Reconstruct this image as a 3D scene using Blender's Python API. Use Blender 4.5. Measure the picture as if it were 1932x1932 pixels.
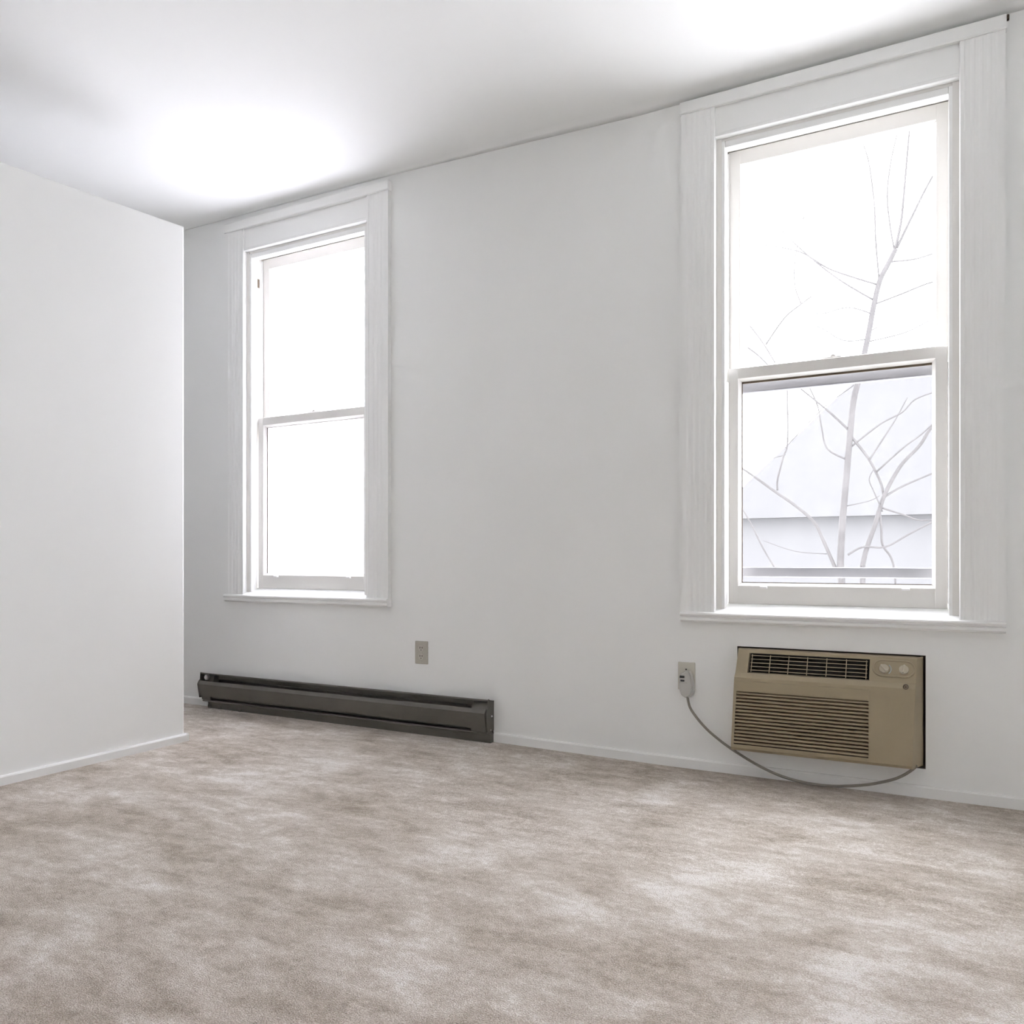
import bpy, bmesh, math, random
import numpy as np
from mathutils import Vector, Matrix

random.seed(7)
for o in list(bpy.data.objects):
    bpy.data.objects.remove(o, do_unlink=True)
SC = bpy.context.scene
COL = SC.collection

# ------------------------------------------------------------------ camera
# room frame: x runs along the window wall, y = 0 is its face (room is y < 0), z is up, metres
F_PX, CX, HORIZON = 1520.0, 966.0, 1056.0      # focal length, centre and horizon in photo pixels (1932 x 1932)
YAW = math.atan(F_PX / 2826.0)
CAM_D, CAM_H = 3.228, 0.835
SN, CS = math.sin(YAW), math.cos(YAW)
cam_d = bpy.data.cameras.new('camera')
cam_d.sensor_width = 36.0
cam_d.lens = 36.0 * F_PX / 1932.0
cam_d.shift_y = (HORIZON - 966.0) / 1932.0
cam_d.clip_start = 0.05
cam = bpy.data.objects.new('camera', cam_d)
cam.location = (0, -CAM_D, CAM_H)
cam.rotation_euler = (math.pi / 2, 0, YAW)
COL.objects.link(cam)
SC.camera = cam

# ------------------------------------------------------------------ sky, exposure
SKY_LEVEL = 1.2
SC.view_settings.view_transform = 'Standard'
SC.view_settings.look = 'None'
SC.view_settings.gamma = 1.0
SC.view_settings.use_curve_mapping = False
SC.view_settings.exposure = 3.9
SC.cycles.use_denoising = True
SC.cycles.max_bounces = 12
SC.cycles.diffuse_bounces = 9
SC.cycles.transparent_max_bounces = 16
SC.cycles.sample_clamp_indirect = 6.0
SC.cycles.use_adaptive_sampling = True
SC.cycles.adaptive_threshold = 0.035

world = bpy.data.worlds.new('overcast_sky')
SC.world = world
world.use_nodes = True
wt = world.node_tree
wt.nodes.clear()
w_out = wt.nodes.new('ShaderNodeOutputWorld')
w_bg = wt.nodes.new('ShaderNodeBackground')
w_tc = wt.nodes.new('ShaderNodeTexCoord')
w_no = wt.nodes.new('ShaderNodeTexNoise')
w_no.inputs['Scale'].default_value = 3.2
w_no.inputs['Detail'].default_value = 3.0
w_rp = wt.nodes.new('ShaderNodeValToRGB')
w_rp.color_ramp.elements[0].position = 0.42
w_rp.color_ramp.elements[0].color = (0.91, 0.92, 1.0, 1)
w_rp.color_ramp.elements[1].position = 0.62
w_rp.color_ramp.elements[1].color = (1.0, 1.0, 1.01, 1)
w_bg.inputs['Strength'].default_value = SKY_LEVEL
wt.links.new(w_tc.outputs['Generated'], w_no.inputs['Vector'])
wt.links.new(w_no.outputs['Fac'], w_rp.inputs['Fac'])
wt.links.new(w_rp.outputs['Color'], w_bg.inputs['Color'])
wt.links.new(w_bg.outputs['Background'], w_out.inputs['Surface'])


# ------------------------------------------------------------------ helpers
def wall_pt(px, py, Y=0.0):
    """photo pixel -> point on the vertical plane y = Y"""
    u = (px - CX) / F_PX
    t = (Y + CAM_D) / (CS + u * SN)
    return Vector((t * (-SN + u * CS), Y, CAM_H + t * (HORIZON - py) / F_PX))


def floor_pt(px, py, Z=0.0):
    """photo pixel -> (x, y) on the floor"""
    t = (CAM_H - Z) * F_PX / (py - HORIZON)
    u = (px - CX) / F_PX
    return (t * (-SN + u * CS), -CAM_D + t * (CS + u * SN))


def box(bm, x0, x1, y0, y1, z0, z1, bev=0.0, seg=2):
    r = bmesh.ops.create_cube(bm, size=1.0)
    vs = r['verts']
    for v in vs:
        v.co = Vector(((x0 + x1) / 2 + v.co.x * (x1 - x0), (y0 + y1) / 2 + v.co.y * (y1 - y0), (z0 + z1) / 2 + v.co.z * (z1 - z0)))
    if bev > 0:
        es = list({e for v in vs for e in v.link_edges})
        bmesh.ops.bevel(bm, geom=es, offset=bev, segments=seg, profile=0.5, affect='EDGES', clamp_overlap=True)
    return bm


def mkbox(*a, **k):
    return box(bmesh.new(), *a, **k)


def prism(bm, pts, fn, a, b):
    """closed 2D outline pts swept from a to b, fn(p, q, s) -> 3D"""
    va = [bm.verts.new(fn(p[0], p[1], a)) for p in pts]
    vb = [bm.verts.new(fn(p[0], p[1], b)) for p in pts]
    n = len(pts)
    for i in range(n):
        j = (i + 1) % n
        bm.faces.new((va[i], va[j], vb[j], vb[i]))
    bm.faces.new(va)
    bm.faces.new(vb[::-1])
    bmesh.ops.recalc_face_normals(bm, faces=bm.faces[:])
    return bm


def prism_x(pts, x0, x1, bm=None):      # outline in (y, z)
    return prism(bm or bmesh.new(), pts, lambda y, z, s: (s, y, z), x0, x1)


def prism_z(pts, z0, z1, bm=None):      # outline in (x, y)
    return prism(bm or bmesh.new(), pts, lambda x, y, s: (x, y, s), z0, z1)


def prism_y(pts, y0, y1, bm=None):      # outline in (x, z)
    return prism(bm or bmesh.new(), pts, lambda x, z, s: (x, s, z), y0, y1)


def tube(bm, pts, radii, n=8, cap=True):
    pts = [Vector(p) for p in pts]
    rings = []
    up = Vector((0, 1, 0.13)).normalized()
    for i, p in enumerate(pts):
        d = (pts[min(i + 1, len(pts) - 1)] - pts[max(i - 1, 0)]).normalized()
        a = d.cross(up)
        if a.length < 1e-4:
            a = d.cross(Vector((1, 0, 0)))
        a.normalize()
        b = d.cross(a)
        r = radii[i] if hasattr(radii, '__len__') else radii
        rings.append([bm.verts.new(p + (a * math.cos(2 * math.pi * k / n) + b * math.sin(2 * math.pi * k / n)) * r) for k in range(n)])
    for i in range(len(rings) - 1):
        for k in range(n):
            bm.faces.new((rings[i][k], rings[i][(k + 1) % n], rings[i + 1][(k + 1) % n], rings[i + 1][k]))
    if cap:
        bm.faces.new(rings[0][::-1])
        bm.faces.new(rings[-1])
    bmesh.ops.recalc_face_normals(bm, faces=bm.faces[:])
    return bm


def smooth_path(pts, sub=6):
    pts = [Vector(p) for p in pts]
    out = []
    for i in range(len(pts) - 1):
        p0, p1, p2, p3 = pts[max(i - 1, 0)], pts[i], pts[i + 1], pts[min(i + 2, len(pts) - 1)]
        for k in range(sub):
            t = k / sub
            out.append(0.5 * ((2 * p1) + (p2 - p0) * t + (2 * p0 - 5 * p1 + 4 * p2 - p3) * t * t + (3 * p1 - p0 - 3 * p2 + p3) * t ** 3))
    out.append(pts[-1])
    return out


def disc_y(bm, x, z, r, y0, y1, n=24, sx=1.0, sz=1.0):
    return prism_y([(x + r * sx * math.cos(2 * math.pi * k / n), z + r * sz * math.sin(2 * math.pi * k / n)) for k in range(n)], y0, y1, bm)


def stadium(cx, cz, hw, r, n=12):
    pts = []
    for k in range(n + 1):
        a = -math.pi / 2 + math.pi * k / n
        pts.append((cx + hw - r + r * math.cos(a), cz + r * math.sin(a)))
    for k in range(n + 1):
        a = math.pi / 2 + math.pi * k / n
        pts.append((cx - hw + r + r * math.cos(a), cz + r * math.sin(a)))
    return pts


def wloc(o):
    v = Vector((0, 0, 0))
    while o:
        v = v + o.location
        o = o.parent
    return v


def obj(name, bm, mat, parent=None, smooth=False, **props):
    me = bpy.data.meshes.new(name)
    off = wloc(parent)
    if off.length > 0:
        bmesh.ops.translate(bm, verts=bm.verts[:], vec=-off)
    bm.to_mesh(me)
    bm.free()
    if mat:
        me.materials.append(mat)
    if smooth:
        for p in me.polygons:
            p.use_smooth = True
    o = bpy.data.objects.new(name, me)
    COL.objects.link(o)
    o.parent = parent
    for k, v in props.items():
        o[k] = v
    return o


def thing(name, label, category, loc, kind=None, group=None):
    o = bpy.data.objects.new(name, None)
    o.empty_display_size = 0.1
    o.location = loc
    COL.objects.link(o)
    o['label'] = label
    o['category'] = category
    if kind:
        o['kind'] = kind
    if group:
        o['group'] = group
    return o


# ------------------------------------------------------------------ materials
def mat(name, col, rough=0.5, metal=0.0, bump=0.0, bscale=200.0, var=0.0, vscale=3.0, spec=0.5):
    m = bpy.data.materials.new(name)
    m.use_nodes = True
    nt = m.node_tree
    b = nt.nodes['Principled BSDF']
    b.inputs['Base Color'].default_value = (*col, 1)
    b.inputs['Roughness'].default_value = rough
    b.inputs['Metallic'].default_value = metal
    b.inputs['Specular IOR Level'].default_value = spec
    tc = nt.nodes.new('ShaderNodeTexCoord')
    if var > 0:
        n = nt.nodes.new('ShaderNodeTexNoise')
        n.inputs['Scale'].default_value = vscale
        n.inputs['Detail'].default_value = 4
        r = nt.nodes.new('ShaderNodeValToRGB')
        r.color_ramp.elements[0].position = 0.3
        r.color_ramp.elements[1].position = 0.7
        r.color_ramp.elements[0].color = (*[c * (1 - var) for c in col], 1)
        r.color_ramp.elements[1].color = (*[min(1, c * (1 + var * 0.5)) for c in col], 1)
        nt.links.new(tc.outputs['Object'], n.inputs['Vector'])
        nt.links.new(n.outputs['Fac'], r.inputs['Fac'])
        nt.links.new(r.outputs['Color'], b.inputs['Base Color'])
    if bump > 0:
        n2 = nt.nodes.new('ShaderNodeTexNoise')
        n2.inputs['Scale'].default_value = bscale
        n2.inputs['Detail'].default_value = 3
        bp = nt.nodes.new('ShaderNodeBump')
        bp.inputs['Strength'].default_value = bump
        bp.inputs['Distance'].default_value = 0.002
        nt.links.new(tc.outputs['Object'], n2.inputs['Vector'])
        nt.links.new(n2.outputs['Fac'], bp.inputs['Height'])
        nt.links.new(bp.outputs['Normal'], b.inputs['Normal'])
    return m


def matte(name, col, var=0.0, vscale=1.0):
    """flat wall paint: plain diffuse with a faint mottling"""
    m = bpy.data.materials.new(name)
    m.use_nodes = True
    nt = m.node_tree
    nt.nodes.clear()
    out = nt.nodes.new('ShaderNodeOutputMaterial')
    d = nt.nodes.new('ShaderNodeBsdfDiffuse')
    d.inputs['Color'].default_value = (*col, 1)
    if var > 0:
        tc = nt.nodes.new('ShaderNodeTexCoord')
        n = nt.nodes.new('ShaderNodeTexNoise')
        n.inputs['Scale'].default_value = vscale
        n.inputs['Detail'].default_value = 1
        r = nt.nodes.new('ShaderNodeValToRGB')
        r.color_ramp.elements[0].position = 0.3
        r.color_ramp.elements[1].position = 0.7
        r.color_ramp.elements[0].color = (*[c * (1 - var) for c in col], 1)
        r.color_ramp.elements[1].color = (*[c * (1 + var) for c in col], 1)
        nt.links.new(tc.outputs['Object'], n.inputs['Vector'])
        nt.links.new(n.outputs['Fac'], r.inputs['Fac'])
        nt.links.new(r.outputs['Color'], d.inputs['Color'])
    nt.links.new(d.outputs['BSDF'], out.inputs['Surface'])
    return m


M = {}
M['wall'] = matte('white_wall_paint', (0.857, 0.862, 0.85), 0.012, 1.3)
M['ceiling'] = matte('white_ceiling_paint', (0.857, 0.862, 0.85), 0.012, 0.9)
M['trim'] = mat('white_gloss_trim', (0.845, 0.848, 0.835), 0.5, spec=0.25)
M['sash'] = mat('offwhite_sash_paint', (0.76, 0.745, 0.715), 0.5, spec=0.25)
M['alu'] = mat('weathered_aluminium', (0.20, 0.20, 0.21), 0.45, metal=0.2)
M['dark'] = mat('weathered_steel_sleeve', (0.14, 0.12, 0.10), 0.7)
M['black'] = mat('black_foam_and_rubber', (0.03, 0.03, 0.03), 0.7)
M['brown_dirt_and_shade'] = mat('brown_dirt_and_shade', (0.12, 0.09, 0.06), 0.9)  # also colours the shade strip painted along the lower pane top
M['heater'] = mat('taupe_enamel', (0.130, 0.122, 0.104), 0.5, var=0.10, vscale=9, bump=0.05, bscale=300)
M['fin'] = mat('dusty_fins', (0.12, 0.115, 0.10), 0.6)
M['steel'] = mat('bright_steel', (0.75, 0.75, 0.74), 0.35, metal=0.6)
M['ac'] = mat('beige_plastic', (0.365, 0.308, 0.208), 0.5, bump=0.05, bscale=500, var=0.05, vscale=5, spec=0.3)
M['ac_light'] = mat('pale_beige_plastic', (0.50, 0.455, 0.36), 0.45, spec=0.35)
M['ac_filter'] = mat('brown_filter_screen', (0.15, 0.105, 0.06), 0.9)
M['emblem'] = mat('brown_emblem', (0.10, 0.075, 0.05), 0.5)
M['emblem_mark'] = mat('tan_emblem_mark', (0.30, 0.24, 0.16), 0.5)
M['blue_mark'] = mat('pale_blue_print', (0.42, 0.48, 0.50), 0.5)
M['outlet'] = mat('almond_plastic', (0.44, 0.42, 0.36), 0.45, var=0.04, vscale=60)
M['outlet_face'] = mat('almond_receptacle', (0.50, 0.48, 0.42), 0.45)
M['slot'] = mat('outlet_slot', (0.05, 0.04, 0.03), 0.8)
M['plate'] = mat('ivory_plate', (0.55, 0.53, 0.46), 0.45)
M['plug'] = mat('grey_plug', (0.50, 0.49, 0.46), 0.5)
M['cord'] = mat('grey_cord', (0.25, 0.23, 0.195), 0.55)
M['bark'] = mat('grey_bark', (0.045, 0.043, 0.042), 0.9, var=0.2, vscale=6, spec=0.1)
M['house_wall'] = mat('dark_siding', (0.065, 0.065, 0.065), 0.9, spec=0.1)
M['roof'] = mat('dark_shingles', (0.055, 0.055, 0.055), 0.9, var=0.06, vscale=8, spec=0.1)
M['snow'] = mat('pale_ground', (0.60, 0.60, 0.60), 0.95, var=0.06, vscale=0.5)


def glass_mat(name, haze, tint, dirt=0.0, seedv=0.0, slant=0.0):
    """dirty pane: clear where clean, light scattering film of dust and smears elsewhere"""
    m = bpy.data.materials.new(name)
    m.use_nodes = True
    nt = m.node_tree
    nt.nodes.clear()
    out = nt.nodes.new('ShaderNodeOutputMaterial')
    tr = nt.nodes.new('ShaderNodeBsdfTransparent')
    tr.inputs['Color'].default_value = (0.97, 0.97, 0.98, 1)
    tl = nt.nodes.new('ShaderNodeBsdfTranslucent')
    tl.inputs['Color'].default_value = (*tint, 1)
    mx = nt.nodes.new('ShaderNodeMixShader')
    tc = nt.nodes.new('ShaderNodeTexCoord')
    mp = nt.nodes.new('ShaderNodeMapping')
    mp.inputs['Location'].default_value = (seedv, seedv * 2, 0)
    m0 = nt.nodes.new('ShaderNodeMapping')
    m0.inputs['Rotation'].default_value = (0, math.radians(slant), 0)
    mp.inputs['Scale'].default_value = (8, 1, 1.6)
    n = nt.nodes.new('ShaderNodeTexNoise')
    n.inputs['Scale'].default_value = 1.6
    n.inputs['Detail'].default_value = 3
    n.inputs['Distortion'].default_value = 0.6
    n2 = nt.nodes.new('ShaderNodeTexNoise')
    n2.inputs['Scale'].default_value = 5.0
    n2.inputs['Detail'].default_value = 3
    ad = nt.nodes.new('ShaderNodeMath'); ad.operation = 'ADD'
    mr = nt.nodes.new('ShaderNodeMapRange')
    mr.inputs['From Min'].default_value = 0.7
    mr.inputs['From Max'].default_value = 1.3
    mr.inputs['To Min'].default_value = haze - dirt
    mr.inputs['To Max'].default_value = min(0.98, haze + dirt)
    nt.links.new(tc.outputs['Object'], m0.inputs['Vector'])
    nt.links.new(m0.outputs['Vector'], mp.inputs['Vector'])
    nt.links.new(mp.outputs['Vector'], n.inputs['Vector'])
    nt.links.new(tc.outputs['Object'], n2.inputs['Vector'])
    nt.links.new(n.outputs['Fac'], ad.inputs[0])
    nt.links.new(n2.outputs['Fac'], ad.inputs[1])
    nt.links.new(ad.outputs[0], mr.inputs['Value'])
    nt.links.new(mr.outputs['Result'], mx.inputs['Fac'])
    nt.links.new(tr.outputs['BSDF'], mx.inputs[1])
    nt.links.new(tl.outputs['BSDF'], mx.inputs[2])
    nt.links.new(mx.outputs['Shader'], out.inputs['Surface'])
    return m


# carpet: mottled cut pile, the nap brushed lighter and darker
def carpet_mat():
    m = bpy.data.materials.new('beige_carpet')
    m.use_nodes = True
    nt = m.node_tree
    b = nt.nodes['Principled BSDF']
    b.inputs['Roughness'].default_value = 0.95
    b.inputs['Specular IOR Level'].default_value = 0.05
    tc = nt.nodes.new('ShaderNodeTexCoord')
    att = nt.nodes.new('ShaderNodeAttribute')
    att.attribute_name = 'nap'

    def noise(scale, detail, dist=0.0, sc=(1, 1, 1), rot=0.0):
        mp = nt.nodes.new('ShaderNodeMapping')
        mp.inputs['Scale'].default_value = sc
        mp.inputs['Rotation'].default_value = (0, 0, rot)
        n = nt.nodes.new('ShaderNodeTexNoise')
        n.inputs['Scale'].default_value = scale
        n.inputs['Detail'].default_value = detail
        n.inputs['Roughness'].default_value = 0.6
        n.inputs['Distortion'].default_value = dist
        nt.links.new(tc.outputs['Object'], mp.inputs['Vector'])
        nt.links.new(mp.outputs['Vector'], n.inputs['Vector'])
        return n.outputs['Fac']

    def madd(a, k, c):
        x = nt.nodes.new('ShaderNodeMath'); x.operation = 'MULTIPLY_ADD'
        nt.links.new(a, x.inputs[0])
        x.inputs[1].default_value = k
        if isinstance(c, float):
            x.inputs[2].default_value = c
        else:
            nt.links.new(c, x.inputs[2])
        return x.outputs[0]
    v = madd(noise(2.3, 4, 0.5, (1.0, 1.7, 1), math.radians(25)), 1.25, -1.51)
    v = madd(noise(9.0, 3, 0.4, (1.0, 2.0, 1), math.radians(-20)), 1.05, v)
    v = madd(noise(60.0, 2), 0.6, v)
    v = madd(noise(260.0, 1), 1.1, v)
    v = madd(att.outputs['Fac'], 1.0, v)
    rp = nt.nodes.new('ShaderNodeValToRGB')
    e = rp.color_ramp.elements
    e[0].position = 0.0; e[0].color = (0.29, 0.248, 0.197, 1)
    e[1].position = 1.0; e[1].color = (0.80, 0.765, 0.725, 1)
    x = e.new(0.38); x.color = (0.460, 0.406, 0.345, 1)
    x = e.new(0.68); x.color = (0.61, 0.555, 0.494, 1)
    nt.links.new(v, rp.inputs['Fac'])
    nt.links.new(rp.outputs['Color'], b.inputs['Base Color'])
    bp = nt.nodes.new('ShaderNodeBump')
    bp.inputs['Strength'].default_value = 0.9
    bp.inputs['Distance'].default_value = 0.006
    nt.links.new(noise(300.0, 1), bp.inputs['Height'])
    nt.links.new(bp.outputs['Normal'], b.inputs['Normal'])
    return m


M['carpet'] = carpet_mat()

# ------------------------------------------------------------------ room shell
XL, XR, YB = -4.45, 0.95, -4.2            # far left, right, behind camera: unseen walls set close to raise bounce light
W1 = dict(cx=-2.977, dz=0.018)
W2 = dict(cx=-0.382, dz=0.0)
OPEN_HW, OPEN_Z0, OPEN_Z1 = 0.425, 0.60, 2.515
AC = dict(x0=-0.725, x1=-0.0615, z0=0.088, z1=0.4935)
WT = 0.22                                   # wall thickness
FLOOR_X = [XL, -3.9, -1.9, -1.0, 0.2, XR]
FLOOR_DZ = [0.002, 0.002, -0.001, -0.012, -0.013, -0.013]


def floor_z(x, y=0.0):
    k = max(0.0, min(1.0, 1 + y / 1.2))     # the dip lies along the window wall only
    return float(np.interp(x, FLOOR_X, FLOOR_DZ)) * k


CE_X = [XL, -3.9, -2.41, -1.15, 0.2, XR]
CE_Z = [2.758, 2.755, 2.747, 2.722, 2.722, 2.722]       # ceiling a hand's breadth from the wall
CW_Z = [2.756, 2.752, 2.737, 2.697, 2.700, 2.700]       # where the coved corner meets the wall
CV_W = [0.006, 0.008, 0.028, 0.055, 0.050, 0.050]


def ceil_z(x):
    return float(np.interp(x, CE_X, CE_Z))


# back wall: blocks around the two window openings and the air conditioner sleeve
bm = bmesh.new()
ZT = 2.95
xs = [XL - 0.2, W1['cx'] - OPEN_HW, W1['cx'] + OPEN_HW, W2['cx'] - OPEN_HW, W2['cx'] + OPEN_HW, XR + 0.2]
box(bm, xs[0], xs[1], 0, WT, -0.15, ZT)
box(bm, xs[2], xs[3], 0, WT, -0.15, ZT)
box(bm, xs[4], xs[5], 0, WT, -0.15, ZT)
box(bm, xs[1], xs[2], 0, WT, -0.15, OPEN_Z0 + W1['dz'])
box(bm, xs[1], xs[2], 0, WT, OPEN_Z1 + W1['dz'], ZT)
box(bm, xs[3], xs[4], 0, WT, OPEN_Z1, ZT)
box(bm, xs[3], xs[4], 0, WT, AC['z1'], OPEN_Z0)
box(bm, xs[3], xs[4], 0, WT, -0.15, AC['z0'])
box(bm, xs[3], AC['x0'], 0, WT, AC['z0'], AC['z1'])
box(bm, AC['x1'], xs[4], 0, WT, AC['z0'], AC['z1'])
obj('wall_back', bm, M['wall'], kind='structure', label='long white painted wall holding both windows', category='wall')

# left partition: its top runs a little out of level and stops short of the ceiling
PX, PY = -3.080, -0.678


def part_top(y):
    return 2.368 + (y - PY) * (2.311 - 2.368) / (-1.50 - PY)


bm = bmesh.new()
ya, yb = PY, YB
quad = [(ya, -0.1), (ya, part_top(ya)), (-3.2, part_top(-3.2)), (yb, part_top(-3.2)), (yb, -0.1)]
va = [bm.verts.new((PX, y, z)) for y, z in quad]
vb = [bm.verts.new((PX - 0.13, y, z)) for y, z in quad]
for i in range(5):
    j = (i + 1) % 5
    bm.faces.new((va[i], va[j], vb[j], vb[i]))
bm.faces.new(va); bm.faces.new(vb[::-1])
bmesh.ops.recalc_face_normals(bm, faces=bm.faces[:])
es = [e for e in bm.edges if all(abs(v.co.x - PX) < 1e-5 for v in e.verts) and (all(abs(v.co.y - PY) < 1e-5 for v in e.verts) or all(v.co.z > 1 for v in e.verts))]
bmesh.ops.bevel(bm, geom=es, offset=0.012, segments=3, profile=0.5, affect='EDGES')
obj('wall_left', bm, M['wall'], kind='structure', label='white partition wall ending at an outside corner beside the brown heater', category='wall')

obj('wall_far_left', mkbox(XL - 0.2, XL, YB - 0.2, 0, -0.15, ZT), M['wall'], kind='structure', label='plain white wall behind the partition', category='wall')
obj('wall_right', mkbox(XR, XR + 0.2, YB - 0.2, 0, -0.15, ZT), M['wall'], kind='structure', label='plain white wall across from the partition', category='wall')
obj('wall_front', mkbox(XL - 0.2, XR + 0.2, YB - 0.2, YB, -0.15, ZT), M['wall'], kind='structure', label='plain white wall facing the windows', category='wall')

# ceiling with a soft cove that widens along the window wall
bm = bmesh.new()
rows = []
for i in range(len(CE_X)):
    x = CE_X[i]
    col = [bm.verts.new((x, 0.0, CW_Z[i])), bm.verts.new((x, -CV_W[i] * 0.35, CW_Z[i] + (CE_Z[i] - CW_Z[i]) * 0.62)), bm.verts.new((x, -CV_W[i], CE_Z[i])),
           bm.verts.new((x, -0.5, CE_Z[i] + 0.003)), bm.verts.new((x, YB, CE_Z[i])), bm.verts.new((x, YB, 2.95)), bm.verts.new((x, 0.0, 2.95))]
    rows.append(col)
for i in range(len(rows) - 1):
    for k in range(7):
        k2 = (k + 1) % 7
        f = bm.faces.new((rows[i][k], rows[i][k2], rows[i + 1][k2], rows[i + 1][k]))
        f.smooth = k < 3
bm.faces.new(rows[0]); bm.faces.new(rows[-1][::-1])
bmesh.ops.recalc_face_normals(bm, faces=bm.faces[:])
obj('ceiling', bm, M['ceiling'], kind='structure', label='smooth white plaster ceiling', category='ceiling')

# floor: one carpet, nap brushed light and dark in patches
nx, ny = 190, 170
X = np.linspace(XL, XR, nx)
Yv = np.linspace(YB, 0.0, ny)
verts = [(x, y, floor_z(x, y)) for y in Yv for x in X]
faces = [(j * nx + i, j * nx + i + 1, (j + 1) * nx + i + 1, (j + 1) * nx + i) for j in range(ny - 1) for i in range(nx - 1)]
me = bpy.data.meshes.new('floor')
me.from_pydata(verts, [], faces)
GX, GY = np.meshgrid(X, Yv)
nap = np.zeros_like(GX)


def blob(px, py, wx, wy, amt, rot=0.0):
    """brushed patch, centre and half widths given in photo pixels"""
    global nap
    cx0, cy0 = floor_pt(px, py)
    ax, ay = floor_pt(px + wx, py + wx * math.tan(rot))
    bx, by = floor_pt(px, py - wy)
    A = np.array([[ax - cx0, bx - cx0], [ay - cy0, by - cy0]])
    Ai = np.linalg.inv(A)
    dx, dy = GX - cx0, GY - cy0
    u = Ai[0, 0] * dx + Ai[0, 1] * dy
    v = Ai[1, 0] * dx + Ai[1, 1] * dy
    nap += amt * np.exp(-(u * u + v * v))


for b_ in [(620, 1440, 120, 26, 0.22), (560, 1405, 60, 16, 0.12), (420, 1480, 150, 30, 0.16),
           (1270, 1690, 60, 45, 0.26), (1640, 1810, 90, 55, 0.30), (1800, 1780, 110, 40, 0.30), (1660, 1740, 90, 35, 0.18),
           (1580, 1610, 170, 28, 0.26), (1300, 1650, 110, 30, 0.16), (1450, 1635, 60, 16, 0.18), (1480, 1705, 40, 35, 0.18),
           (1380, 1520, 90, 16, 0.22), (1520, 1540, 120, 18, 0.18), (1850, 1610, 70, 40, 0.20, 0.5), (1100, 1700, 130, 50, 0.10),
           (1560, 1900, 110, 35, 0.20), (1880, 1920, 100, 60, 0.30),
           (760, 1490, 130, 24, -0.14),
           (640, 1510, 70, 18, -0.14), (900, 1430, 130, 18, -0.12), (1160, 1460, 160, 22, -0.10),
           (1240, 1545, 60, 14, -0.16), (1420, 1580, 70, 14, -0.14), (1330, 1510, 40, 9, -0.12), (1930, 1660, 70, 40, -0.16), (1780, 1640, 60, 22, -0.08)]:
    blob(*b_)
nap = nap * 0.85 + 0.05
at = me.attributes.new('nap', 'FLOAT', 'POINT')
at.data.foreach_set('value', nap.astype(np.float32).ravel())
me.materials.append(M['carpet'])
fl = bpy.data.objects.new('floor', me)
COL.objects.link(fl)
fl['kind'] = 'structure'; fl['label'] = 'mottled beige cut pile carpet covering the whole floor'; fl['category'] = 'carpet'


# baseboards
def baseboard(name, label, pts, h, th):
    """pts along the wall on plan, wall on the left hand side of travel is given by normal n"""
    bm = bmesh.new()
    (p0, p1, n) = pts
    prof = [(0, -0.03), (th, -0.03), (th, h - 0.006), (th - 0.004, h), (0, h)]
    N = 12
    prev = None
    first = None
    for i in range(N + 1):
        t = i / N
        x = p0[0] + (p1[0] - p0[0]) * t
        y = p0[1] + (p1[1] - p0[1]) * t
        z0 = floor_z(x, y)
        ring = [bm.verts.new((x + n[0] * a, y + n[1] * a, z0 + b)) for a, b in prof]
        if prev:
            for k in range(5):
                bm.faces.new((prev[k], prev[(k + 1) % 5], ring[(k + 1) % 5], ring[k]))
        else:
            first = ring
        prev = ring
    bm.faces.new(first); bm.faces.new(prev[::-1])
    bmesh.ops.recalc_face_normals(bm, faces=bm.faces[:])
    return obj(name, bm, M['trim'], kind='structure', label=label, category='baseboard')


baseboard('baseboard_back', 'low white baseboard along the window wall', ((-1.826, 0.0), (XR, 0.0), (0, -1)), 0.042, 0.012)
baseboard('baseboard_corner', 'short white baseboard behind the partition corner', ((XL, 0.0), (-3.70, 0.0), (0, -1)), 0.042, 0.012)
baseboard('baseboard_left', 'low white baseboard along the partition', ((PX, YB), (PX, PY + 0.012), (1, 0)), 0.036, 0.014)
baseboard('baseboard_return', 'white baseboard around the end of the partition', ((PX + 0.013, PY), (PX - 0.13, PY), (0, 1)), 0.036, 0.012)


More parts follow.
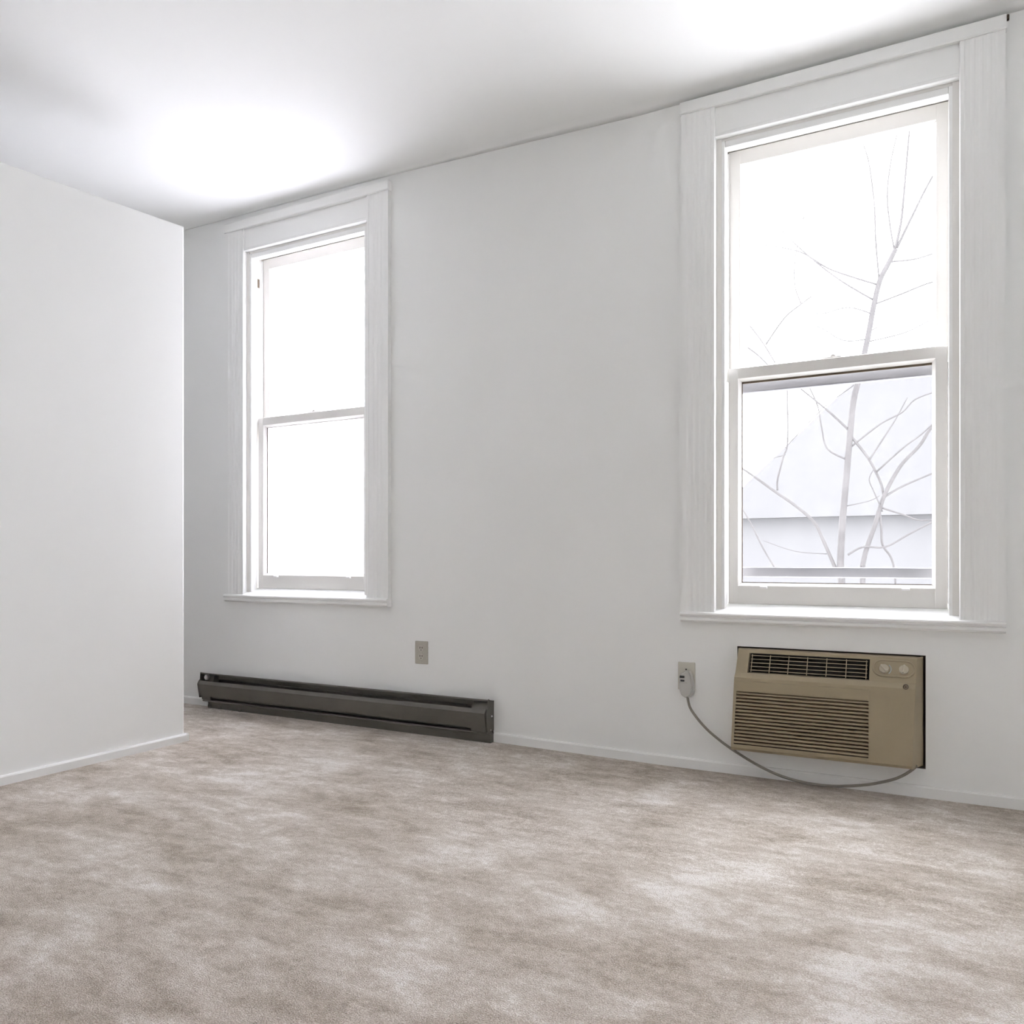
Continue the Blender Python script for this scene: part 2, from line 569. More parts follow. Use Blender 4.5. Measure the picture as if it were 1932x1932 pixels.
# ------------------------------------------------------------------ windows
def make_window(name, label, cx, dz, panes, storm_gap, edge_strips):
    t = thing(name, label, 'window', (cx, 0, 0.585 + dz), kind='structure')
    OH, IH = 0.562, 0.425               # half widths: casing outside, casing inside

    def zz(z):
        return z + dz
    # side casings with shallow flutes, full height between stool and cap
    w = OH - IH
    prof = [(0.0, 0.0), (0.0, -0.026), (0.022, -0.026), (0.030, -0.0245), (0.040, -0.0245), (0.044, -0.0255), (0.050, -0.0255), (0.055, -0.0240),
            (0.064, -0.0240), (0.068, -0.0250), (0.074, -0.0250), (0.079, -0.0235), (0.088, -0.0235), (0.092, -0.0245), (0.098, -0.0245), (0.104, -0.0230),
            (w - 0.018, -0.0230), (w - 0.014, -0.0250), (w - 0.003, -0.0250), (w, -0.021), (w, 0.0)]
    for s in (-1, 1):
        pts = [(cx + s * (OH - a), b) for a, b in prof]
        obj('side_casing', prism_z(pts, zz(0.615), zz(2.640)), M['trim'], t)
    # frieze board between the side casings
    pts = [(0.0, 2.515), (-0.012, 2.515), (-0.020, 2.519), (-0.020, 2.530), (-0.014, 2.534), (-0.014, 2.640), (0.0, 2.640)]
    obj('head_casing', prism_x([(a, zz(b)) for a, b in pts], cx - IH, cx + IH), M['trim'], t)
    # cap board
    pts = [(0.0, 2.637), (-0.030, 2.637), (-0.033, 2.641), (-0.033, 2.682), (-0.030, 2.686), (0.0, 2.686)]
    cap_b = obj('cap_board', prism_x([(a, zz(b)) for a, b in pts], cx - OH - 0.004, cx + OH + 0.003), M['trim'], t)
    # stool: sloping top, two rounded noses
    pts = [(0.17, 0.672), (0.05, 0.658), (-0.030, 0.626), (-0.040, 0.622), (-0.042, 0.616), (-0.038, 0.609), (-0.031, 0.607), (-0.031, 0.604), (-0.036, 0.602),
           (-0.036, 0.592), (-0.030, 0.586), (-0.018, 0.584), (0.0, 0.584), (0.0, 0.596), (0.17, 0.596)]
    inner = [(a, zz(b)) for a, b in pts]
    obj('window_stool', prism_x(inner, cx - IH, cx + IH), M['trim'], t)
    horn = [(a, zz(b)) for a, b in pts if a <= 0.0 and b < 0.6265]
    horn = [(0.0, zz(0.626))] + horn[0:]
    for s in (-1, 1):
        a, b = sorted((cx + s * IH, cx + s * (OH + 0.001)))
        obj('stool_horn', prism_x(horn, a, b), M['trim'], t)
    # jambs and head
    JH = 0.404                           # half width between the jambs
    for s in (-1, 1):
        a, b = sorted((cx + s * JH, cx + s * (IH + 0.006)))
        jb = obj('side_jamb', mkbox(a, b, 0.001, WT + 0.01, zz(0.60), zz(2.52)), M['sash'], t)
        # inner stop and parting bead
        a, b = sorted((cx + s * (JH - 0.012), cx + s * (JH + 0.02)))
        obj('stop_bead', mkbox(a, b, 0.002, 0.048, zz(0.640), zz(2.505), bev=0.003), M['trim'], jb)
        a, b = sorted((cx + s * (JH - 0.008), cx + s * (JH + 0.02)))
        obj('parting_bead', mkbox(a, b, 0.0855, 0.0945, zz(1.56), zz(2.49)), M['trim'], jb)
        # pulley let into the jamb near the top
        a, b = sorted((cx + s * (JH - 0.003), cx + s * (JH + 0.01)))
        obj('sash_pulley', mkbox(a, b, 0.058, 0.074, zz(2.335), zz(2.385), bev=0.003), M['brown_dirt_and_shade'], jb)
    obj('head_jamb', mkbox(cx - JH + .001, cx + JH - .001, 0.003, WT + 0.008, zz(2.503), zz(2.53)), M['sash'], t)
    obj('head_stop', mkbox(cx - JH + .0125, cx + JH - .0125, 0.004, 0.046, zz(2.478), zz(2.51), bev=0.003), M['trim'], t)
    obj('sill_board', mkbox(cx - IH, cx + IH, 0.10, WT + 0.05, zz(0.63), zz(0.660)), M['sash'], t)

    def sash(nm, y0, y1, z0, z1, hw, stile, top, bot, pane, lower):
        bm = bmesh.new()
        X0, X1 = cx - hw, cx + hw
        box(bm, X0, X0 + stile, y0, y1, z0, z1, bev=0.002, seg=1)
        box(bm, X1 - stile, X1, y0, y1, z0, z1, bev=0.002, seg=1)
        box(bm, X0 + stile - 0.003, X1 - stile + 0.003, y0, y1, z0, z0 + bot, bev=0.002, seg=1)
        box(bm, X0 + stile - 0.003, X1 - stile + 0.003, y0, y1, z1 - top, z1, bev=0.002, seg=1)
        # moulded inner edge, a slim chamfer down to the glass
        ch = 0.010
        ym = (y0 + y1) / 2
        xa, xb, za, zb = X0 + stile, X1 - stile, z0 + bot, z1 - top
        for pts_, fn, a_, b_ in (([(xa - .002, y0 + .004), (xa + ch, ym), (xa - .002, ym)], 'z', za, zb), ([(xb + .002, y0 + .004), (xb - ch, ym), (xb + .002, ym)], 'z', za, zb)):
            prism_z(pts_, a_, b_, bm)
        prism_x([(y0 + .004, za - .002), (ym, za + ch), (ym, za - .002)], xa, xb, bm)
        prism_x([(y0 + .004, zb + .002), (ym, zb - ch), (ym, zb + .002)], xa, xb, bm)
        so = obj(nm, bm, M['sash'], t)
        obj('pane', mkbox(xa - 0.004, xb + 0.004, ym + 0.003, ym + 0.006, za - 0.004, zb + 0.004), pane, so)
        if lower:
            yp = ym + 0.0015
            obj('glazing_seam_and_shade', mkbox(xa + ch - 0.001, xb - ch + 0.001, yp - 0.001, yp + 0.002, zb - ch - edge_strips[0], zb - ch + 0.001), M['brown_dirt_and_shade'], so)  # dark top strip: shade under the meeting rail, painted in
            obj('glazing_seam_and_shade', mkbox(xa + ch - 0.001, xb - ch + 0.001, yp - 0.001, yp + 0.002, za + ch - 0.001, za + ch + edge_strips[1]), M['brown_dirt_and_shade'], so)
            obj('glazing_seam_and_shade', mkbox(xa + ch - 0.001, xa + ch + edge_strips[2], yp - 0.001, yp + 0.002, za + ch, zb - ch), M['brown_dirt_and_shade'], so)
            for k in (-0.25, 0.255):
                b2 = prism_x([(y0 + 0.001, z0 + bot - 0.012), (y0 - 0.012, z0 + bot - 0.010), (y0 - 0.014, z0 + bot - 0.004), (y0 + 0.001, z0 + bot - 0.002)],
                             cx + k - 0.013, cx + k + 0.013)
                obj('sash_lift', b2, M['trim'], so)
            b2 = mkbox(cx - 0.035, cx + 0.035, y0 + 0.006, y1 - 0.004, z1 - 0.002, z1 + 0.007, bev=0.003)
            disc_y(b2, cx + 0.004, z1 + 0.006, 0.010, y0 + 0.010, y1 - 0.008, n=12)
            obj('sash_lock', b2, M['sash'], so)
        return so
    sash('upper_sash', 0.097, 0.132, zz(1.560), zz(2.500), 0.3995, 0.048, 0.058, 0.042, panes[0], False)
    sash('lower_sash', 0.050, 0.085, zz(0.6585), zz(1.604), 0.3895, 0.040, 0.044, 0.074, panes[1], True)
    # outer storm window, slim aluminium frames
    bm = bmesh.new()
    ys0, ys1 = 0.165, 0.185
    SH = 0.402
    for s in (-1, 1):
        a, b = sorted((cx + s * (SH - 0.034), cx + s * SH))
        box(bm, a, b, ys0, ys1, zz(0.66), zz(2.503))
    box(bm, cx - SH, cx + SH, ys0, ys1, zz(2.470), zz(2.503))
    box(bm, cx - SH + .03, cx + SH - .03, ys0 - 0.006, ys1, zz(1.522), zz(1.580), bev=0.008)
    so = obj('storm_frame', bm, M['alu'], t)
    if storm_gap > 0:
        z0 = 0.66 + storm_gap
        obj('storm_rail', mkbox(cx - SH + .03, cx + SH - .03, ys0 - 0.004, ys1 - 0.006, zz(z0), zz(z0 + 0.040), bev=0.004), M['alu'], so)
    else:
        obj('storm_rail', mkbox(cx - SH + .03, cx + SH - .03, ys0 - 0.004, ys1 - 0.006, zz(0.655), zz(0.70), bev=0.004), M['trim'], so)
    return t, cap_b


g_clear = glass_mat('dusty_pane_clear', 0.005, (0.97, 0.97, 0.99), 0.002, 0.0)
g_low = glass_mat('dusty_pane_low', 0.005, (0.95, 0.945, 0.925), 0.002, 1.7)
g_smear = glass_mat('smeared_pane', 0.74, (0.90, 0.893, 0.925), 0.22, 4.2, -48.0)
g_smear2 = glass_mat('smeared_pane_low', 0.82, (0.92, 0.915, 0.945), 0.12, 8.1)
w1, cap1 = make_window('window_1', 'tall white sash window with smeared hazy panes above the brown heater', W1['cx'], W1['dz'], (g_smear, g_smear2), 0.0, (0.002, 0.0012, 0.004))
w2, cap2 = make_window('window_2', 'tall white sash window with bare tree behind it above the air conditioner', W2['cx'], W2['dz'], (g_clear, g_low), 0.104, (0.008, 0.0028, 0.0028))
# small hole in the plaster at the end of the cap board
obj('plaster_chip', mkbox(0.183, 0.192, -0.012, 0.002, 2.676, 2.694, bev=0.003), M['brown_dirt_and_shade'], w2)

# ------------------------------------------------------------------ baseboard heater
HX0, HX1 = -3.712, -1.830
ht = thing('baseboard_heater', 'long brown metal electric baseboard heater along the foot of the wall', 'heater', (HX0, 0, 0.0))
# back panel with forward hood
pts = [(-0.001, 0.02), (-0.001, 0.186), (-0.050, 0.197), (-0.0515, 0.190), (-0.049, 0.1945), (-0.004, 0.1835), (-0.004, 0.02)]
obj('back_panel', prism_x(pts, HX0 + 0.002, HX1 - 0.002), M['heater'], ht)
# front cover
pts = [(-0.052, 0.1525), (-0.0565, 0.1535), (-0.0685, 0.1355), (-0.058, 0.0665), (-0.054, 0.0650), (-0.0535, 0.0665), (-0.056, 0.068), (-0.0660, 0.1355), (-0.0555, 0.1515)]
obj('front_cover', prism_x(pts, HX0 + 0.004, HX1 - 0.012), M['heater'], ht)
# lower pan and kick rail
pts = [(-0.010, 0.046), (-0.056, 0.048), (-0.060, 0.045), (-0.058, 0.040), (-0.045, 0.036), (-0.010, 0.036)]
obj('lower_pan', prism_x(pts, HX0 + 0.030, HX1 - 0.006), M['heater'], ht)
obj('kick_rail', prism_x([(-0.002, -0.01), (-0.040, -0.01), (-0.042, 0.037), (-0.002, 0.040)], HX0 + 0.055, HX1 + 0.004), M['heater'], ht)
# element: tube with a dense row of fins, one block
bm = bmesh.new()
tube(bm, [(HX0 + 0.11, -0.028, 0.105), (HX1 - 0.10, -0.028, 0.105)], 0.008, 8)
x = HX0 + 0.12
while x < HX1 - 0.12:
    box(bm, x, x + 0.0012, -0.047, -0.010, 0.078, 0.135)
    x += 0.012
obj('heating_element', bm, M['fin'], ht, kind='stuff')
obj('inner_pan', mkbox(HX0 + 0.10, HX1 - 0.09, -0.0495, -0.0485, 0.060, 0.147), M['heater'], ht)
obj('inner_back', mkbox(HX0 + 0.10, HX1 - 0.09, -0.0075, -0.0045, 0.04, 0.181), M['heater'], ht)
obj('reflector_rib', prism_x([(-0.010, 0.160), (-0.018, 0.157), (-0.010, 0.155)], HX0 + 0.11, HX1 - 0.10), M['fin'], ht)
# end plates
prof_end = [(-0.001, 0.050), (-0.001, 0.187), (-0.022, 0.187), (-0.050, 0.200), (-0.053, 0.160), (-0.060, 0.155), (-0.071, 0.136), (-0.060, 0.052), (-0.040, 0.046)]
obj('end_cap', prism_x(prof_end, HX1 - 0.004, HX1), M['heater'], ht)
prof_l = [(-0.001, 0.070), (-0.001, 0.187), (-0.050, 0.199), (-0.053, 0.160), (-0.060, 0.155), (-0.071, 0.136), (-0.058, 0.058), (-0.030, 0.058)]
obj('end_cap', prism_x(prof_l, HX0, HX0 + 0.004), M['heater'], ht)
# wiring box covers at both ends, seen through the outlet slot
obj('junction_cover', prism_x([(-0.006, 0.06), (-0.006, 0.182), (-0.028, 0.180), (-0.047, 0.150), (-0.047, 0.06)], HX1 - 0.095, HX1 - 0.005), M['heater'], ht)
lc = obj('junction_cover', prism_x([(-0.006, 0.06), (-0.006, 0.184), (-0.034, 0.184), (-0.046, 0.150), (-0.046, 0.06)], HX0 + 0.062, HX0 + 0.098), M['heater'], ht)
obj('thermostat_well', mkbox(HX0 + 0.006, HX0 + 0.061, -0.024, -0.008, 0.06, 0.186), M['heater'], ht)
bm = bmesh.new()
disc_y(bm, HX0 + 0.036, 0.170, 0.0145, -0.044, -0.020, n=20)
bmesh.ops.bevel(bm, geom=[e for e in bm.edges if all(v.co.y < -0.043 for v in e.verts)], offset=0.004, segments=2, affect='EDGES')
kn = obj('thermostat_knob', bm, M['steel'], ht)
# bottom lip tabs of the cover at both ends
obj('cover_tab', prism_x([(-0.046, 0.068), (-0.058, 0.068), (-0.055, 0.048), (-0.046, 0.048)], HX1 - 0.090, HX1 - 0.010), M['heater'], ht)
obj('cover_tab', prism_x([(-0.046, 0.068), (-0.058, 0.068), (-0.055, 0.048), (-0.046, 0.048)], HX0 + 0.020, HX0 + 0.090), M['heater'], ht)
for (yy, z_, r_) in ((-0.022, 0.118, 0.0045), (-0.030, 0.056, 0.0028)):
    bm = bmesh.new()
    bmesh.ops.create_uvsphere(bm, u_segments=10, v_segments=6, radius=r_)
    bmesh.ops.translate(bm, verts=bm.verts[:], vec=(HX1, yy, z_))
    obj('screw', bm, M['steel'], ht)
for k, x in enumerate((HX0 + 0.058, HX0 + 0.135, HX0 + 0.29)):
    obj('foot_notch', mkbox(x, x + 0.022, -0.046, -0.036, -0.004, 0.022 - 0.003 * k), M['heater'], ht)

# ------------------------------------------------------------------ outlets
def outlet(label, x0, x1, z0, z1, mplate, faces):
    cx, cz = (x0 + x1) / 2, (z0 + z1) / 2
    t = thing('wall_outlet', label, 'outlet', (cx, 0, z0))
    obj('cover_plate', mkbox(x0, x1, -0.0065, 0.002, z0, z1, bev=0.003), mplate, t)
    if faces:
        for dz in (0.0205, -0.0195):
            pts = [(cx + 0.0165 * max(-0.86, min(0.86, math.cos(2 * math.pi * k / 28))) * 1.05, cz + dz + 0.0145 * math.sin(2 * math.pi * k / 28)) for k in range(28)]
            fo = obj('receptacle', prism_y(pts, -0.0085, -0.004), M['outlet_face'], t)
            for dx, h in ((-0.0062, 0.0048), (0.0062, 0.0042)):
                obj('slot', mkbox(cx + dx - 0.0019, cx + dx + 0.0019, -0.0088, -0.006, cz + dz + 0.0035 - h, cz + dz + 0.0035 + h), M['slot'], fo)
            obj('ground_hole', disc_y(bmesh.new(), cx, cz + dz - 0.0078, 0.0027, -0.0088, -0.006, n=12), M['slot'], fo)
        obj('screw', disc_y(bmesh.new(), cx, cz, 0.003, -0.0078, -0.005, n=12), M['outlet_face'], t)
    else:
        obj('screw', disc_y(bmesh.new(), cx - 0.001, z1 - 0.029, 0.0032, -0.0080, -0.005, n=12), M['slot'], t)
    return t


outlet('almond duplex outlet with empty sockets above the heater end', -2.2675, -2.1945, 0.331, 0.441, M['outlet'], True)
outlet('ivory outlet plate with the air conditioner plug in it', -0.963, -0.892, 0.305, 0.418, M['plate'], False)

# ------------------------------------------------------------------ air conditioner
ac = thing('air_conditioner', 'beige through-the-wall air conditioner with ribbed front below the window', 'air conditioner', (-0.39, 0, 0.09))
# metal sleeve in the wall, dark with age
bm = bmesh.new()
x0, x1, z0, z1 = AC['x0'], AC['x1'], AC['z0'], AC['z1']
e_ = 0.004
box(bm, x0 - e_, x0 + 0.002, 0.003, 0.20, z0 - e_, z1 + e_)
box(bm, x1 - 0.002, x1 + e_, 0.003, 0.20, z0 - e_, z1 + e_)
box(bm, x0, x1, 0.003, 0.20, z1 - 0.002, z1 + e_)
box(bm, x0, x1, 0.003, 0.20, z0 - e_, z0 + 0.002)
box(bm, x0, x1, 0.19, 0.20, z0, z1)
obj('wall_sleeve', bm, M['dark'], ac)
obj('chassis', mkbox(x0 + 0.02, x1 - 0.02, 0.012, 0.185, z0 + 0.015, z1 - 0.015), M['black'], ac)
# front panel: lofted shell with openings for the discharge grille and the intake louvres
FX = [-0.7235, -0.7140, -0.7040, -0.6700, -0.2415, -0.0880, -0.0690]   # back left, front left, louvre left, grille left, hole right, front right, back right
PR = [(0.4875, 0.015), (0.4870, -0.018), (0.4815, -0.029), (0.4725, -0.0335), (0.4000, -0.0715), (0.3940, -0.0790), (0.3830, -0.0885), (0.3600, -0.0908),
      (0.3300, -0.0915), (0.1270, -0.0965), (0.1130, -0.0950), (0.1020, -0.0850), (0.0985, -0.0700), (0.0980, 0.015)]   # (z, y)


def front_y(z):
    zs = [p[0] for p in PR][::-1]
    ys = [p[1] for p in PR][::-1]
    return float(np.interp(z, zs, ys))


bm = bmesh.new()
grid = []
for i, (z, y) in enumerate(PR):
    row = []
    for k, x in enumerate(FX):
        if k in (0, 6):
            yy = 0.012 if i not in (0, 13) else y
            kz = z
        else:
            yy, kz = y, z
        # the skirt flares a little towards the foot
        xx = x
        if k in (1, 2):
            xx = x - 0.014 * max(0.0, 0.44 - z) / 0.34
        if k == 5:
            xx = x - 0.014 * (0.4875 - z) / 0.39
        row.append(bm.verts.new((xx, yy, kz)))
    grid.append(row)
for i in range(len(PR) - 1):
    for k in range(6):
        if (k == 3 and i in (3, 8)) or (k == 2 and i == 8):        # grille opening, louvre opening
            continue
        bm.faces.new((grid[i][k], grid[i][k + 1], grid[i + 1][k + 1], grid[i + 1][k]))
# reveal walls of the two openings
for i, dep in ((3, 0.030), (8, 0.018)):
    kl = 3 if i == 3 else 2
    c = [grid[i][kl], grid[i][4], grid[i + 1][4], grid[i + 1][kl]]
    d = [bm.verts.new((v.co.x, v.co.y + dep, v.co.z)) for v in c]
    for k in range(4):
        bm.faces.new((c[k], d[k], d[(k + 1) % 4], c[(k + 1) % 4]))
bmesh.ops.recalc_face_normals(bm, faces=bm.faces[:])
fp = obj('front_panel', bm, M['ac'], ac)
bv = fp.modifiers.new('bevel', 'BEVEL')
bv.width = 0.006; bv.segments = 3; bv.limit_method = 'ANGLE'; bv.angle_limit = math.radians(14); bv.harden_normals = True
for p in fp.data.polygons:
    p.use_smooth = True
# discharge grille: black cavity, then each bar
gx0, gx1 = FX[3] + 0.001, FX[4] - 0.001
zt, zb_ = 0.4725, 0.4000
obj('grille_cavity', mkbox(gx0 - 0.004, gx1 + 0.004, 0.002, 0.010, zb_ - 0.004, zt + 0.004), M['black'], ac)
gsl = (0.0715 - 0.0335) / (zt - zb_)


def gy(z):
    return -0.0335 - gsl * (zt - z) + 0.006


bar_me = None
for k in range(5):
    z = zb_ + 0.0105 + k * 0.0133
    bm = tube(bmesh.new(), [(gx0 + 0.006, gy(z), z), (gx1 - 0.006, gy(z), z)], 0.0016, 6)
    obj('grille_bar', bm, M['ac'], ac)
for k in range(7):
    x = gx0 + 0.010 + k * (gx1 - gx0 - 0.020) / 6
    bm = tube(bmesh.new(), [(x, gy(zt - 0.005), zt - 0.005), (x, gy(zb_ + 0.003), zb_ + 0.003)], 0.0016, 6)
    obj('grille_bar', bm, M['ac'], ac)
# intake louvres: filter behind, ribs in front
lx0, lx1 = FX[2] - 0.006, FX[4]
obj('intake_filter', mkbox(lx0 - 0.002, lx1 + 0.002, -0.080, -0.076, 0.120, 0.336), M['ac_filter'], ac)
NL = 15
lz0, lz1 = 0.1275, 0.3295
pitch = (lz1 - lz0) / NL
for k in range(NL):
    zc = lz0 + (k + 0.5) * pitch
    yf = front_y(zc)
    zt_, zl = zc + pitch * 0.28, zc - pitch * 0.30
    pts = [(yf + 0.011, zt_ + 0.001), (yf + 0.004, zt_), (yf + 0.0003, zt_ - 0.003), (yf + 0.0008, zt_ - 0.006), (yf + 0.006, zl), (yf + 0.011, zl + 0.001)]
    fl_ = 0.016 * (0.40 - zc) / 0.30
    obj('louvre', prism_x(pts, FX[2] - 0.014 * (0.44 - zc) / 0.34 - 0.001, lx1 + 0.001), M['ac'], ac)
# smooth band above the louvres, a separate plate
obj('filter_door_band', prism_x([(-0.089, 0.331), (-0.0935, 0.3325), (-0.0925, 0.3695), (-0.088, 0.371)], -0.7060, -0.2405), M['ac'], ac)
# control recess, rim, knobs
_c = wall_pt(1686, 1262, -0.052)
ccx, ccz = _c.x, _c.z
sl = math.atan2(0.0715 - 0.0335, 0.0725)


def on_slope(bm):
    """tilt a mesh built around (ccx, 0, ccz) facing -y onto the sloped control face"""
    c = Vector((ccx, 0, ccz))
    R = Matrix.Rotation(-sl, 4, 'X')
    yy = front_y(ccz)
    for v in bm.verts:
        v.co = R @ (v.co - c) + c + Vector((0, yy, 0))
    return bm


pl = obj('control_plate', on_slope(prism_y(stadium(ccx, ccz, 0.064, 0.0265), -0.0015, 0.004)), M['ac'], ac)
ring = stadium(ccx, ccz, 0.0670, 0.0295)
bm = tube(bmesh.new(), [(p[0], -0.0012, p[1]) for p in ring] + [(ring[0][0], -0.0012, ring[0][1])], 0.0032, 6)
obj('control_rim', on_slope(bm), M['ac'], ac)
for kx, ang in ((ccx - 0.031, -40.0), (ccx + 0.033, 8.0)):
    bm = disc_y(bmesh.new(), kx, ccz - 0.004, 0.0155, -0.011, -0.001, n=24)
    kb = obj('knob', on_slope(bm), M['ac_light'], ac)
    bm = mkbox(-0.0032, 0.0032, -0.020, -0.008, -0.0150, 0.0150, bev=0.0015)
    R = Matrix.Rotation(math.radians(ang), 4, 'Y')
    for v in bm.verts:
        v.co = R @ v.co + Vector((kx, 0, ccz - 0.004))
    obj('knob_grip', on_slope(bm), M['ac_light'], kb)
    bm = bmesh.new()
    a0, a1 = (-140, -40) if ang > 0 else (150, 285)
    arc = [(kx + 0.0185 * math.cos(math.radians(a)), -0.002, ccz - 0.004 + 0.0185 * math.sin(math.radians(a))) for a in np.linspace(a0, a1, 12)]
    obj('dial_mark', on_slope(tube(bm, arc, 0.0010, 5)), M['emblem_mark'], kb)
bm = bmesh.new()
arc = [(ccx - 0.029 + 0.021 * math.cos(math.radians(a)), -0.002, ccz - 0.004 + 0.021 * math.sin(math.radians(a))) for a in np.linspace(-50, 50, 10)]
obj('dial_mark', on_slope(tube(bm, arc, 0.0016, 5)), M['blue_mark'], ac)
_e = wall_pt(1709, 1296, -0.087)
ez, ex = _e.z, _e.x
bm = disc_y(bmesh.new(), ex, ez, 0.0090, -0.0915, -0.078, n=24)
em = obj('emblem', bm, M['emblem'], ac)
bm = bmesh.new()
arc = [(ex + 0.0052 * math.cos(a), -0.0918, ez + 0.0052 * math.sin(a)) for a in np.linspace(0, 2 * math.pi, 20)]
obj('emblem_ring', tube(bm, arc, 0.0008, 5), M['emblem_mark'], em)
# cord and plug
CORD = [(1297, 1314, -.030), (1302, 1335, -.030), (1316, 1356, -.030), (1335, 1377, -.032), (1357, 1396, -.036), (1380, 1413, -.042), (1400, 1426, -.046), (1425, 1441, -.048),
        (1452, 1455, -.050), (1482, 1467, -.052), (1520, 1477, -.054), (1560, 1482.5, -.055), (1600, 1483, -.055), (1640, 1480, -.055), (1680, 1472, -.056), (1702, 1464, -.056),
        (1720, 1453, -.058), (1730, 1444, -.056)]
cpts = smooth_path([wall_pt(a, b, c) for a, b, c in CORD], 5)
cpts = [Vector((p.x, p.y, max(p.z, floor_z(p.x, p.y) + 0.0050))) for p in cpts]
cordo = obj('power_cord', tube(bmesh.new(), cpts, 0.0052, 10), M['cord'], ac, smooth=True)
# plug body outline from its silhouette
Yp = -0.040
outl = [(1288, 1268), (1294, 1265), (1299, 1267), (1303, 1276), (1306, 1291), (1307, 1301), (1304, 1312), (1298, 1317), (1292, 1317), (1285, 1312), (1281, 1302), (1280, 1290), (1281, 1276), (1284, 1270)]
bm = prism_y([(wall_pt(a, b, Yp).x, wall_pt(a, b, Yp).z) for a, b in outl], Yp, -0.004)
bmesh.ops.bevel(bm, geom=[e for e in bm.edges if all(v.co.y < Yp + 0.001 for v in e.verts)], offset=0.006, segments=3, affect='EDGES')
pg = obj('plug', bm, M['plug'], cordo)
for (a, b, c, d) in ((1282.5, 1274.5, 1291.5, 1279.5), (1284, 1282, 1291.5, 1286)):
    p, q = wall_pt(a, b, Yp), wall_pt(c, d, Yp)
    obj('plug_button', mkbox(p.x, q.x, Yp - 0.003, Yp + 0.004, q.z, p.z, bev=0.001), M['black'], cordo)
for (a, b, c, d) in ((1281.5, 1287.5, 1296, 1289.0), (1285, 1303.5, 1299, 1304.6)):
    p, q = wall_pt(a, b, Yp), wall_pt(c, d, Yp)
    obj('plug_seam', mkbox(p.x, q.x, Yp - 0.0008, Yp + 0.003, q.z, p.z), M['cord'], cordo)

# ------------------------------------------------------------------ outdoors
gd = mkbox(-60, 60, WT + 0.05, 90, -3.4, -3.2)
obj('ground', gd, M['snow'], kind='structure', label='pale open ground outside below the windows', category='ground')

TY = 6.0
TR = [  # (branch points in photo pixels, start width, end width in pixels)
    ([(1588, 1110), (1586, 1060), (1590, 980), (1597, 900), (1603, 830), (1610, 760), (1620, 715), (1637, 640), (1648, 580), (1660, 530), (1676, 498), (1690, 470)], 17, 10),
    ([(1688, 474), (1700, 420), (1706, 360), (1712, 290), (1716, 245)], 6, 3), ([(1692, 468), (1720, 410), (1750, 350), (1785, 290)], 6, 3),
    ([(1688, 474), (1680, 430), (1674, 370), (1680, 310), (1692, 255)], 4, 2.4), ([(1659, 532), (1652, 450), (1650, 390), (1640, 310), (1628, 270)], 4, 2.4),
    ([(1655, 537), (1600, 520), (1560, 505), (1520, 480), (1490, 470), (1430, 460)], 4, 2), ([(1648, 566), (1590, 532), (1540, 495), (1500, 460), (1475, 435)], 4, 2),
    ([(1648, 575), (1700, 555), (1750, 535), (1790, 525)], 4, 2.4), ([(1680, 494), (1730, 488), (1790, 468)], 4, 2.4),
    ([(1445, 650), (1480, 600), (1510, 575), (1530, 560)], 4, 2.4), ([(1512, 574), (1500, 540), (1500, 490), (1514, 425), (1520, 390)], 3, 1.6),
    ([(1645, 592), (1600, 580), (1550, 592), (1515, 585)], 3, 1.8), ([(1637, 640), (1590, 642), (1540, 615), (1480, 612)], 3, 1.6), ([(1636, 645), (1700, 630), (1740, 612), (1790, 585)], 3, 1.8),
    ([(1640, 625), (1690, 600), (1730, 570)], 2.5, 1.5), ([(1500, 460), (1512, 420), (1530, 380)], 2, 1.2), ([(1415, 615), (1440, 648), (1462, 684)], 4, 3), ([(1410, 655), (1432, 672), (1450, 690)], 4, 3),
    ([(1628, 1090), (1628, 1067), (1635, 1036), (1650, 993), (1659, 963), (1667, 939), (1683, 906), (1704, 873), (1735, 841), (1756, 808), (1790, 770)], 13, 6),
    ([(1668, 938), (1704, 917), (1765, 891), (1800, 880)], 5, 3), ([(1608, 826), (1635, 860), (1650, 886), (1663, 915), (1667, 939)], 6, 5),
    ([(1607, 842), (1661, 800), (1702, 778), (1726, 754), (1765, 739), (1800, 730)], 4, 2.4), ([(1640, 868), (1672, 819), (1691, 789), (1712, 750)], 4, 2.2),
    ([(1654, 890), (1704, 845), (1739, 819), (1780, 780)], 4, 2.4), ([(1663, 958), (1704, 971), (1739, 982), (1790, 975)], 4, 2.2),
    ([(1600, 1047), (1628, 1032), (1670, 1032), (1715, 1008), (1765, 982), (1800, 965)], 4.5, 3),
    ([(1592, 1110), (1580, 1082), (1570, 1058), (1552, 1017), (1535, 984), (1498, 952), (1463, 928), (1417, 895), (1380, 870)], 10, 5),
    ([(1467, 925), (1467, 905), (1478, 862), (1486, 832), (1485, 728), (1484, 690)], 4.5, 3.2), ([(1602, 812), (1570, 782), (1539, 756), (1504, 728), (1470, 700)], 5, 3),
    ([(1600, 868), (1561, 847), (1550, 806), (1543, 767), (1526, 728), (1515, 700)], 4, 2.6), ([(1482, 845), (1493, 832), (1539, 784), (1570, 756), (1609, 728), (1640, 700)], 2.6, 1.8),
    ([(1487, 782), (1539, 752), (1575, 725)], 2.2, 1.4), ([(1482, 858), (1450, 866), (1415, 872)], 2.2, 1.4),
    ([(1660, 968), (1663, 1000), (1665, 1028), (1680, 1050), (1687, 1073), (1690, 1110)], 5, 4), ([(1596, 955), (1640, 945), (1660, 935)], 2.2, 1.6),
    ([(1470, 1085), (1440, 1035), (1415, 985), (1400, 960)], 4, 3), ([(1560, 1045), (1500, 1040), (1440, 1020)], 2, 1.3), ([(1665, 965), (1650, 930), (1640, 905), (1648, 886)], 3, 2)]
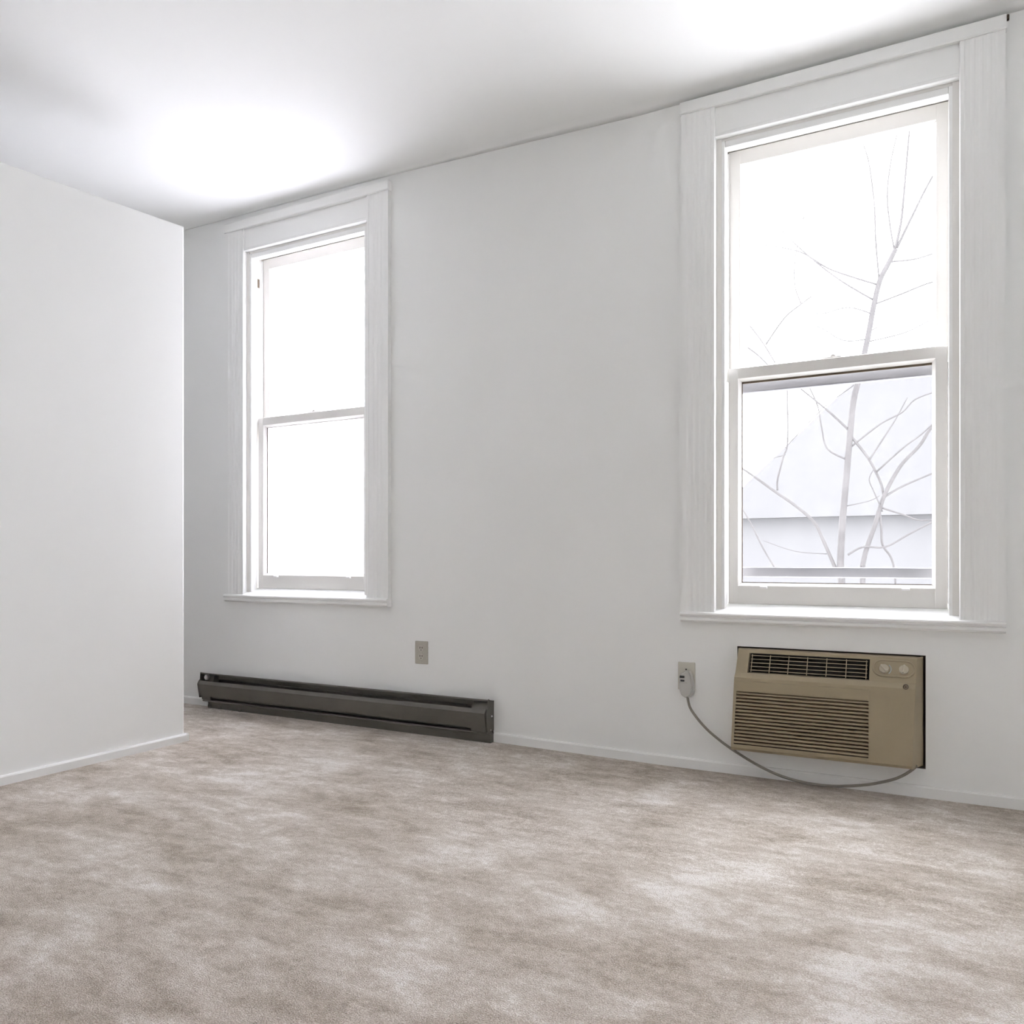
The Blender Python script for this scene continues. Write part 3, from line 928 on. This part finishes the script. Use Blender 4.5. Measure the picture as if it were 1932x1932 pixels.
tree = thing('bare_tree', 'leafless many-stemmed grey tree outside the window over the air conditioner', 'tree', (wall_pt(1588, 1110, TY).x, TY, -3.2))
pxm = 0.0513 * 3450
for k, (pp, wa, wb) in enumerate(TR):
    base = 0.0 if k in (0, 18, 26) else random.uniform(-0.25, 0.25)
    P3 = []
    for i, (a, b) in enumerate(pp):
        fr = i / (len(pp) - 1)
        P3.append(wall_pt(a, b, TY + base * fr * (1 if len(pp) < 9 else 0)))
    if k in (0, 18, 26):
        foot = P3[0]
        tgt = Vector((tree.location.x + (0.0 if k == 0 else (0.10 if k == 18 else -0.08)), TY, -3.2))
        P3 = [tgt, tgt.lerp(foot, 0.35) + Vector((0.03, 0, 0)), tgt.lerp(foot, 0.7)] + P3
    sm = smooth_path(P3, 4)
    rad = [(wa + (wb - wa) * i / (len(sm) - 1)) / pxm / 2 * 0.88 for i in range(len(sm))]
    obj('trunk' if k in (0, 18, 26) else 'branch', tube(bmesh.new(), sm, rad, 7), M['bark'], tree, smooth=True)

# neighbouring house: hipped roof seen over the sill
HY = 15.0
A_ = wall_pt(1400, 955, HY)
B_ = wall_pt(1632, 700, HY)
C_ = wall_pt(1860, 690, HY)
ridge_z = B_.z
hs = thing('neighbour_house', 'house with hipped roof behind the bare tree', 'house', ((A_.x + C_.x) / 2, HY, -3.2))
eave_z = A_.z - 0.35
ex0, ex1 = A_.x - 0.35, C_.x + 3.0
ey0, ey1 = HY - 1.5, HY + 9.0
bm = bmesh.new()
v = [bm.verts.new(p) for p in ((ex0, ey0, eave_z), (ex1, ey0, eave_z), (ex1, ey1, eave_z), (ex0, ey1, eave_z), (B_.x, HY, ridge_z), (C_.x + 1.0, HY, ridge_z + 0.05), (C_.x + 1.0, ey1 - 3, ridge_z + .05), (B_.x, ey1 - 3, ridge_z))]
for f in ((0, 1, 5, 4), (1, 2, 6, 5), (2, 3, 7, 6), (3, 0, 4, 7), (4, 5, 6, 7), (3, 2, 1, 0)):
    bm.faces.new([v[i] for i in f])
bmesh.ops.recalc_face_normals(bm, faces=bm.faces[:])
obj('roof', bm, M['roof'], hs)
obj('wall', mkbox(ex0 + 0.3, ex1 - 0.3, ey0 + 0.3, ey1 - 0.3, -3.2, eave_z + 0.01), M['house_wall'], hs)
